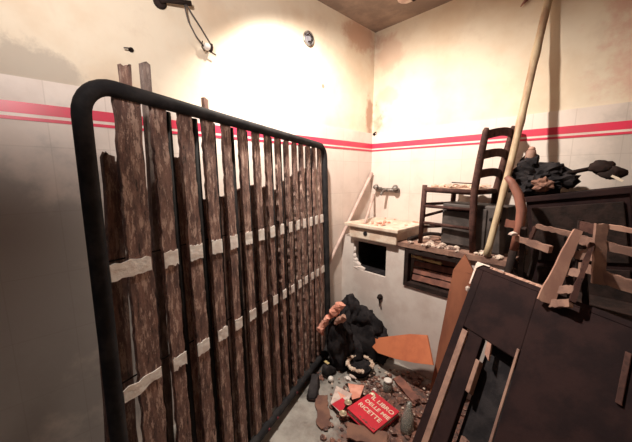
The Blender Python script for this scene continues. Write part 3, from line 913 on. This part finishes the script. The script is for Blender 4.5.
ft = thing('foam_scrap', 'salmon pink torn foam strip lying on the black clothes pile', 'foam', (.2, -.70, .38))
def densify(pts, rad, k=6):
    P_, R_ = [], []
    for i in range(len(pts) - 1):
        for j in range(k):
            P_.append(V(pts[i]).lerp(V(pts[i + 1]), j / k))
            R_.append(rad[i] + (rad[i + 1] - rad[i]) * j / k)
    return P_ + [V(pts[-1])], R_ + [rad[-1]]
def foam(pts, rad, seed):
    a_, b_ = densify(pts, rad)
    return MB().tube(a_, b_, 16).rough(.014, 20, seed).rough(.003, 70, seed)
obj('strip', foam([(.352, -.755, .500), (.325, -.765, .478), (.285, -.780, .430), (.262, -.79, .385)], [.016, .026, .030, .020], 3), M['salmon'], ft)
obj('strip', foam([(.255, -.80, .382), (.228, -.81, .335), (.215, -.82, .285), (.220, -.82, .250)], [.016, .028, .028, .014], 5), M['salmon'], ft)
o = obj('strip', foam([(.375, -.765, .430), (.352, -.775, .405), (.318, -.785, .365)], [.016, .026, .014], 7), M['pale'], ft)
o['label'] = 'browner foam end'

# fan-shaped orange board
q = [V((0.384, -0.520, 0.151)), V((0.453, -0.509, 0.200)), V((0.576, -0.501, 0.265)), V((0.702, -0.494, 0.330)), V((0.815, -0.496, 0.372)), V((0.898, -0.575, 0.249)), V((0.787, -0.575, 0.206)), V((0.653, -0.569, 0.163)), V((0.505, -0.556, 0.130))]
nn = (q[2] - q[0]).cross(q[5] - q[0]).normalized() * .012
if nn.z > 0:
    nn = -nn
n = len(q)
single('fan_shaped_board', MB().add(q + [p + nn for p in q], [tuple(range(n)), tuple(range(2 * n - 1, n - 1, -1))] + [(i, i + n, (i + 1) % n + n, (i + 1) % n) for i in range(n)]),
       M['orangeboard'], 'flat bright orange fan-shaped board lying on rubble beside the black clothes pile', 'board')

# burnt basin with ash
bs_ = thing('burnt_bowl', 'black burnt bowl rimmed with cream ash in front of the clothes pile', 'bowl', (.44, -.67, 0))
obj('body', MB().lathe((.44, -.67, 0.002), [(.055, 0), (.075, .03), (.088, .066), (.082, .066), (.066, .032), (.02, .022)], 26), M['black'], bs_, smooth=True)
mb = MB()
r = random.Random(6)
for k in range(22):
    t = math.radians(20 + 300 * k / 21)
    s = r.uniform(.010, .020)
    mb.rock((.44 + .084 * math.cos(t), -.67 + .084 * math.sin(t), .074), (s, s, s * .8), k, 1, .5)
obj('ash_rim', mb, M['ash'], bs_)
obj('charred_lump', MB().rock((.445, -.675, .048), (.05, .05, .028), 3, 2, .5), M['black'], bs_)

def shoe(label, heel, toe, wid):
    heel, toe = V(heel), V(toe)
    d = (toe - heel)
    L = d.length
    d.normalize()
    sd = V((-d.y, d.x, 0))
    t = thing('shoe', label, 'shoe', tuple((heel + toe) / 2))
    def sec(k, wk, z0, z1):
        c = heel + d * (L * k)
        hw = wid * wk / 2
        return [c - sd * hw + V((0, 0, z0)), c + sd * hw + V((0, 0, z0)), c + sd * hw * .75 + V((0, 0, z1)), c - sd * hw * .75 + V((0, 0, z1))]
    def loft(secs):
        vs = [p for s in secs for p in s]
        fs = [(3, 2, 1, 0), tuple(len(vs) - 4 + i for i in range(4))]
        for i in range(len(secs) - 1):
            for j in range(4):
                fs.append((i * 4 + j, i * 4 + (j + 1) % 4, i * 4 + 4 + (j + 1) % 4, i * 4 + 4 + j))
        return MB().add(vs, fs)
    obj('sole', loft([sec(k, wk, .002, .016) for k, wk in ((0, .7), (.15, .85), (.4, .75), (.7, 1.0), (.9, .85), (1, .5))]), M['char'], t, bevel=.003)
    obj('upper', loft([sec(k, wk, .016, z) for k, wk, z in ((.02, .62, .075), (.12, .8, .085), (.34, .70, .078), (.6, .90, .050), (.85, .8, .036), (.97, .45, .024))]), M['rubber'], t, smooth=True, bevel=.006)
    return t
shoe('dark worn shoe on bare concrete nearest the bed base', (.310, -.965, 0), (.405, -1.090, 0), .080)
shoe('dark shoe behind the other, pointing towards the clothes pile', (.305, -.885, 0), (.300, -.775, 0), .075)
single('paper_tag', MB().board((.275, -.845, .090), (.315, -.850, .092), (0, 1, 0), .022, .004, 5, .003, 0, 1), M['yellow'], 'small yellowish tag lying on the shoe near the bed', 'tag')

# recipe book
bk = thing('recipe_book', 'closed red book with cream title lettering lying on the floor rubble', 'book', (.735, -.93, .03))
bk.rotation_euler = (math.radians(-3), math.radians(4), math.radians(-3.5))
BWd, BHt = .183, .225
obj('cover', MB().box((-BWd / 2, -BHt / 2, .030), (BWd / 2, BHt / 2, .036)).box((-BWd / 2, -BHt / 2, 0), (BWd / 2, BHt / 2, .005)).box((-BWd / 2 - .003, -BHt / 2, 0), (-BWd / 2, BHt / 2, .036)), M['bookred'], bk, local=True)
obj('pages', MB().box((-BWd / 2 + .002, -BHt / 2 + .005, .005), (BWd / 2 - .005, BHt / 2 - .005, .030)), M['paper'], bk, local=True)
def text(body, size, loc, par, mat, name='lettering', rot=0):
    cu = bpy.data.curves.new('text', 'FONT')
    cu.body = body
    cu.size = size
    cu.extrude = .0006
    cu.offset = size * .018
    cu.align_x = 'LEFT'
    to = bpy.data.objects.new('text', cu)
    C.objects.link(to)
    bpy.context.view_layer.update()
    me = bpy.data.meshes.new_from_object(to.evaluated_get(bpy.context.evaluated_depsgraph_get()))
    bpy.data.objects.remove(to)
    o = link(name, me, mat, par)
    o.location = loc
    o.rotation_euler.z = rot
    return o
text('IL LIBRO', .040, (-.066, .055, .0368), bk, M['letter'])
text('DELLE MIE', .036, (-.072, .008, .0368), bk, M['letter'])
text('RICETTE', .040, (-.078, -.044, .0368), bk, M['letter'])
obj('scorch', MB().board((-.03, -.098, .0365), (.088, -.10, .0365), (0, 1, 0), .018, .0012, 14, .012, .006, 3), M['cardboard'], bk, local=True)['label'] = 'burnt lower edge of the cover'

# other papers and lids round the book
lf = thing('leaflet', 'dirty white leaflet with a red picture lying left of the red book', 'leaflet', (.53, -.98, .03))
mb = MB()
L0 = [V((.452, -.920, .045)), V((.575, -.915, .060)), V((.615, -1.060, .045)), V((.515, -1.040, .035))]
mb.add(L0 + [p - V((0, 0, .004)) for p in L0], [(0, 1, 2, 3), (7, 6, 5, 4), (0, 4, 5, 1), (1, 5, 6, 2), (2, 6, 7, 3), (3, 7, 4, 0)])
obj('sheet', mb, M['paper'], lf)
L1 = [p + V((0, 0, .0012)) for p in (L0[1].lerp(L0[2], .45), L0[2].lerp(L0[1], .04), L0[3].lerp(L0[2], .12), L0[3].lerp(L0[1], .55))]
obj('red_print', MB().add(L1 + [p - V((0, 0, .001)) for p in L1], [(0, 1, 2, 3), (7, 6, 5, 4), (0, 4, 5, 1), (1, 5, 6, 2), (2, 6, 7, 3), (3, 7, 4, 0)]), M['bookred'], lf)['label'] = 'red printed half'
L2 = [p + V((0, 0, .0015)) for p in (L0[0].lerp(L0[2], .22), L0[1].lerp(L0[3], .30), L0[1].lerp(L0[3], .52))]
obj('pink_print', MB().add(L2 + [p - V((0, 0, .001)) for p in L2], [(0, 1, 2), (5, 4, 3), (0, 3, 4, 1), (1, 4, 5, 2), (2, 5, 3, 0)]), M['salmon'], lf)
L3 = [V((.495, -.862, .055)), V((.582, -.808, .060)), V((.625, -.905, .062)), V((.600, -.945, .055))]
single('salmon_card', MB().add(L3 + [p - V((0, 0, .004)) for p in L3], [(0, 1, 2, 3), (7, 6, 5, 4), (0, 4, 5, 1), (1, 5, 6, 2), (2, 6, 7, 3), (3, 7, 4, 0)]), M['salmon'], 'plain salmon card lying behind the white leaflet', 'card')
for (x, y, z), lb in (((.602, -.985, .062), 'greenish jar lid between leaflet and red book'), ((.625, -1.055, .050), 'greenish jar lid on the near corner of the leaflet')):
    single('jar_lid', MB().lathe((x, y, z - .006), [(.020, 0), (.022, .004), (.021, .008), (.016, .009), (.015, .007)], 20), M['lid'], lb, 'lid', 'jar lids by the red book', smooth=True)
single('ring_lid', MB().lathe((.668, -.845, .060), [(.020, 0), (.022, .006), (.018, .010), (.012, .006)], 18, (.1, -.3, 1)), M['lid'], 'dull round lid touching the top corner of the red book', 'lid', smooth=True)

gl = thing('glass_jar', 'small glass jar with a white rim standing beyond the red book', 'jar', (.675, -.69, .02))
obj('body', MB().lathe((.675, -.69, .010), [(.026, 0), (.028, .01), (.028, .05), (.022, .062), (.022, .070), (.019, .070), (.019, .060), (.024, .048), (.024, .012), (.01, .006)], 20), M['glass'], gl, smooth=True)
obj('rim', MB().lathe((.675, -.69, .079), [(.023, 0), (.025, .003), (.025, .010), (.019, .012)], 20), M['white'], gl, smooth=True)
gb_ = thing('glass_bottle', 'clear dusty glass bottle standing at the right of the red book', 'bottle', (.93, -.92, .0))
obj('body', MB().lathe((.905, -.87, .006), [(.028, 0), (.032, .008), (.032, .085), (.014, .120), (.012, .150), (.009, .150), (.010, .118), (.027, .082), (.027, .014), (.01, .008)], 20, (-.10, .35, 1)), M['glass'], gb_, smooth=True)
single('bottle_cap', MB().lathe((.925, -.845, .018), [(.011, 0), (.012, .006), (.011, .012), (.006, .013)], 14, (0, -.3, 1)), M['white'], 'white cap on the rubble at the right of the glass bottle', 'cap', smooth=True)
single('ball', MB().rock((.365, -.880, .022), (.020, .020, .018), 1, 3, .08), M['white'], 'small white ball between the bowl and the shoes', 'ball', smooth=True)
single('white_shard', MB().rock((.468, -.83, .055), (.022, .016, .016), 8, 2, .5), M['white'], 'white broken shard behind the leaflet', 'shard')
single('white_shard', MB().rock((.655, -.80, .070), (.014, .010, .010), 9, 2, .5), M['white'], 'white broken shard at the top corner of the red book', 'shard')
single('white_shard', MB().rock((.455, -.765, .030), (.030, .010, .008), 11, 2, .4), M['paper'], 'flat whitish shard in front of the burnt bowl', 'shard')
single('cardboard_sheet', MB().board((.405, -1.01, .012), (.60, -1.175, .010), (1, .9, 0), .085, .008, 10, .014, .02, 5), M['cardboard'], 'torn brown cardboard sheet in front of the shoes', 'cardboard')
single('cardboard_sheet', MB().board((.70, -1.12, .045), (.90, -1.02, .05), (-.4, 1, .1), .10, .008, 10, .014, .02, 6), M['cardboard'], 'torn brown cardboard sheet in front of the red book', 'cardboard')
single('wood_scrap', MB().board((.66, -.56, .03), (.86, -.66, .03), (0, 1, .2), .06, .016, 10, .010, .02, 8), M['redwood'], 'short reddish wood scrap in front of the orange board', 'wood scrap')

# rubble bed under it all
mb = MB()
r = random.Random(11)
n = 0
while n < 420:
    x, y = r.uniform(.25, 1.15), r.uniform(-1.35, -.41)
    k = ((x - .86) / .40) ** 2 + ((y + .84) / .46) ** 2
    if k > 1 + r.uniform(-.3, .2):
        continue
    s = r.uniform(.005, .022) * (1.15 - .4 * min(k, 1))
    mb.rock((x, y, s * .4), (s * 1.3, s, s * .8), n, 1, .5, floor=.001)
    n += 1
for q in range(26):
    x, y = .20 + .10 * r.random(), -1.0 + .3 * r.random()
    s = r.uniform(.006, .016)
    mb.rock((x + .04, y, s * .4), (s, s, s * .7), q + 600, 1, .5, floor=.001)
tag(obj('floor_rubble', mb, M['rubble'], loc=(.75, -.85, 0)), 'reddish brown rubble covering the floor around the red book', 'rubble', kind='stuff')
mb = MB()
for i in range(60):
    x, y = r.uniform(.40, 1.0), r.uniform(-1.10, -.50)
    s = r.uniform(.004, .010)
    mb.rock((x, y, .030 + s * .3), (s * 1.2, s, s * .7), i, 1, .5)
tag(obj('pale_crumbs', mb, M['plasterbits'], loc=(.7, -.8, .02)), 'pale crumbs sprinkled over the reddish floor rubble', 'crumbs', kind='stuff')
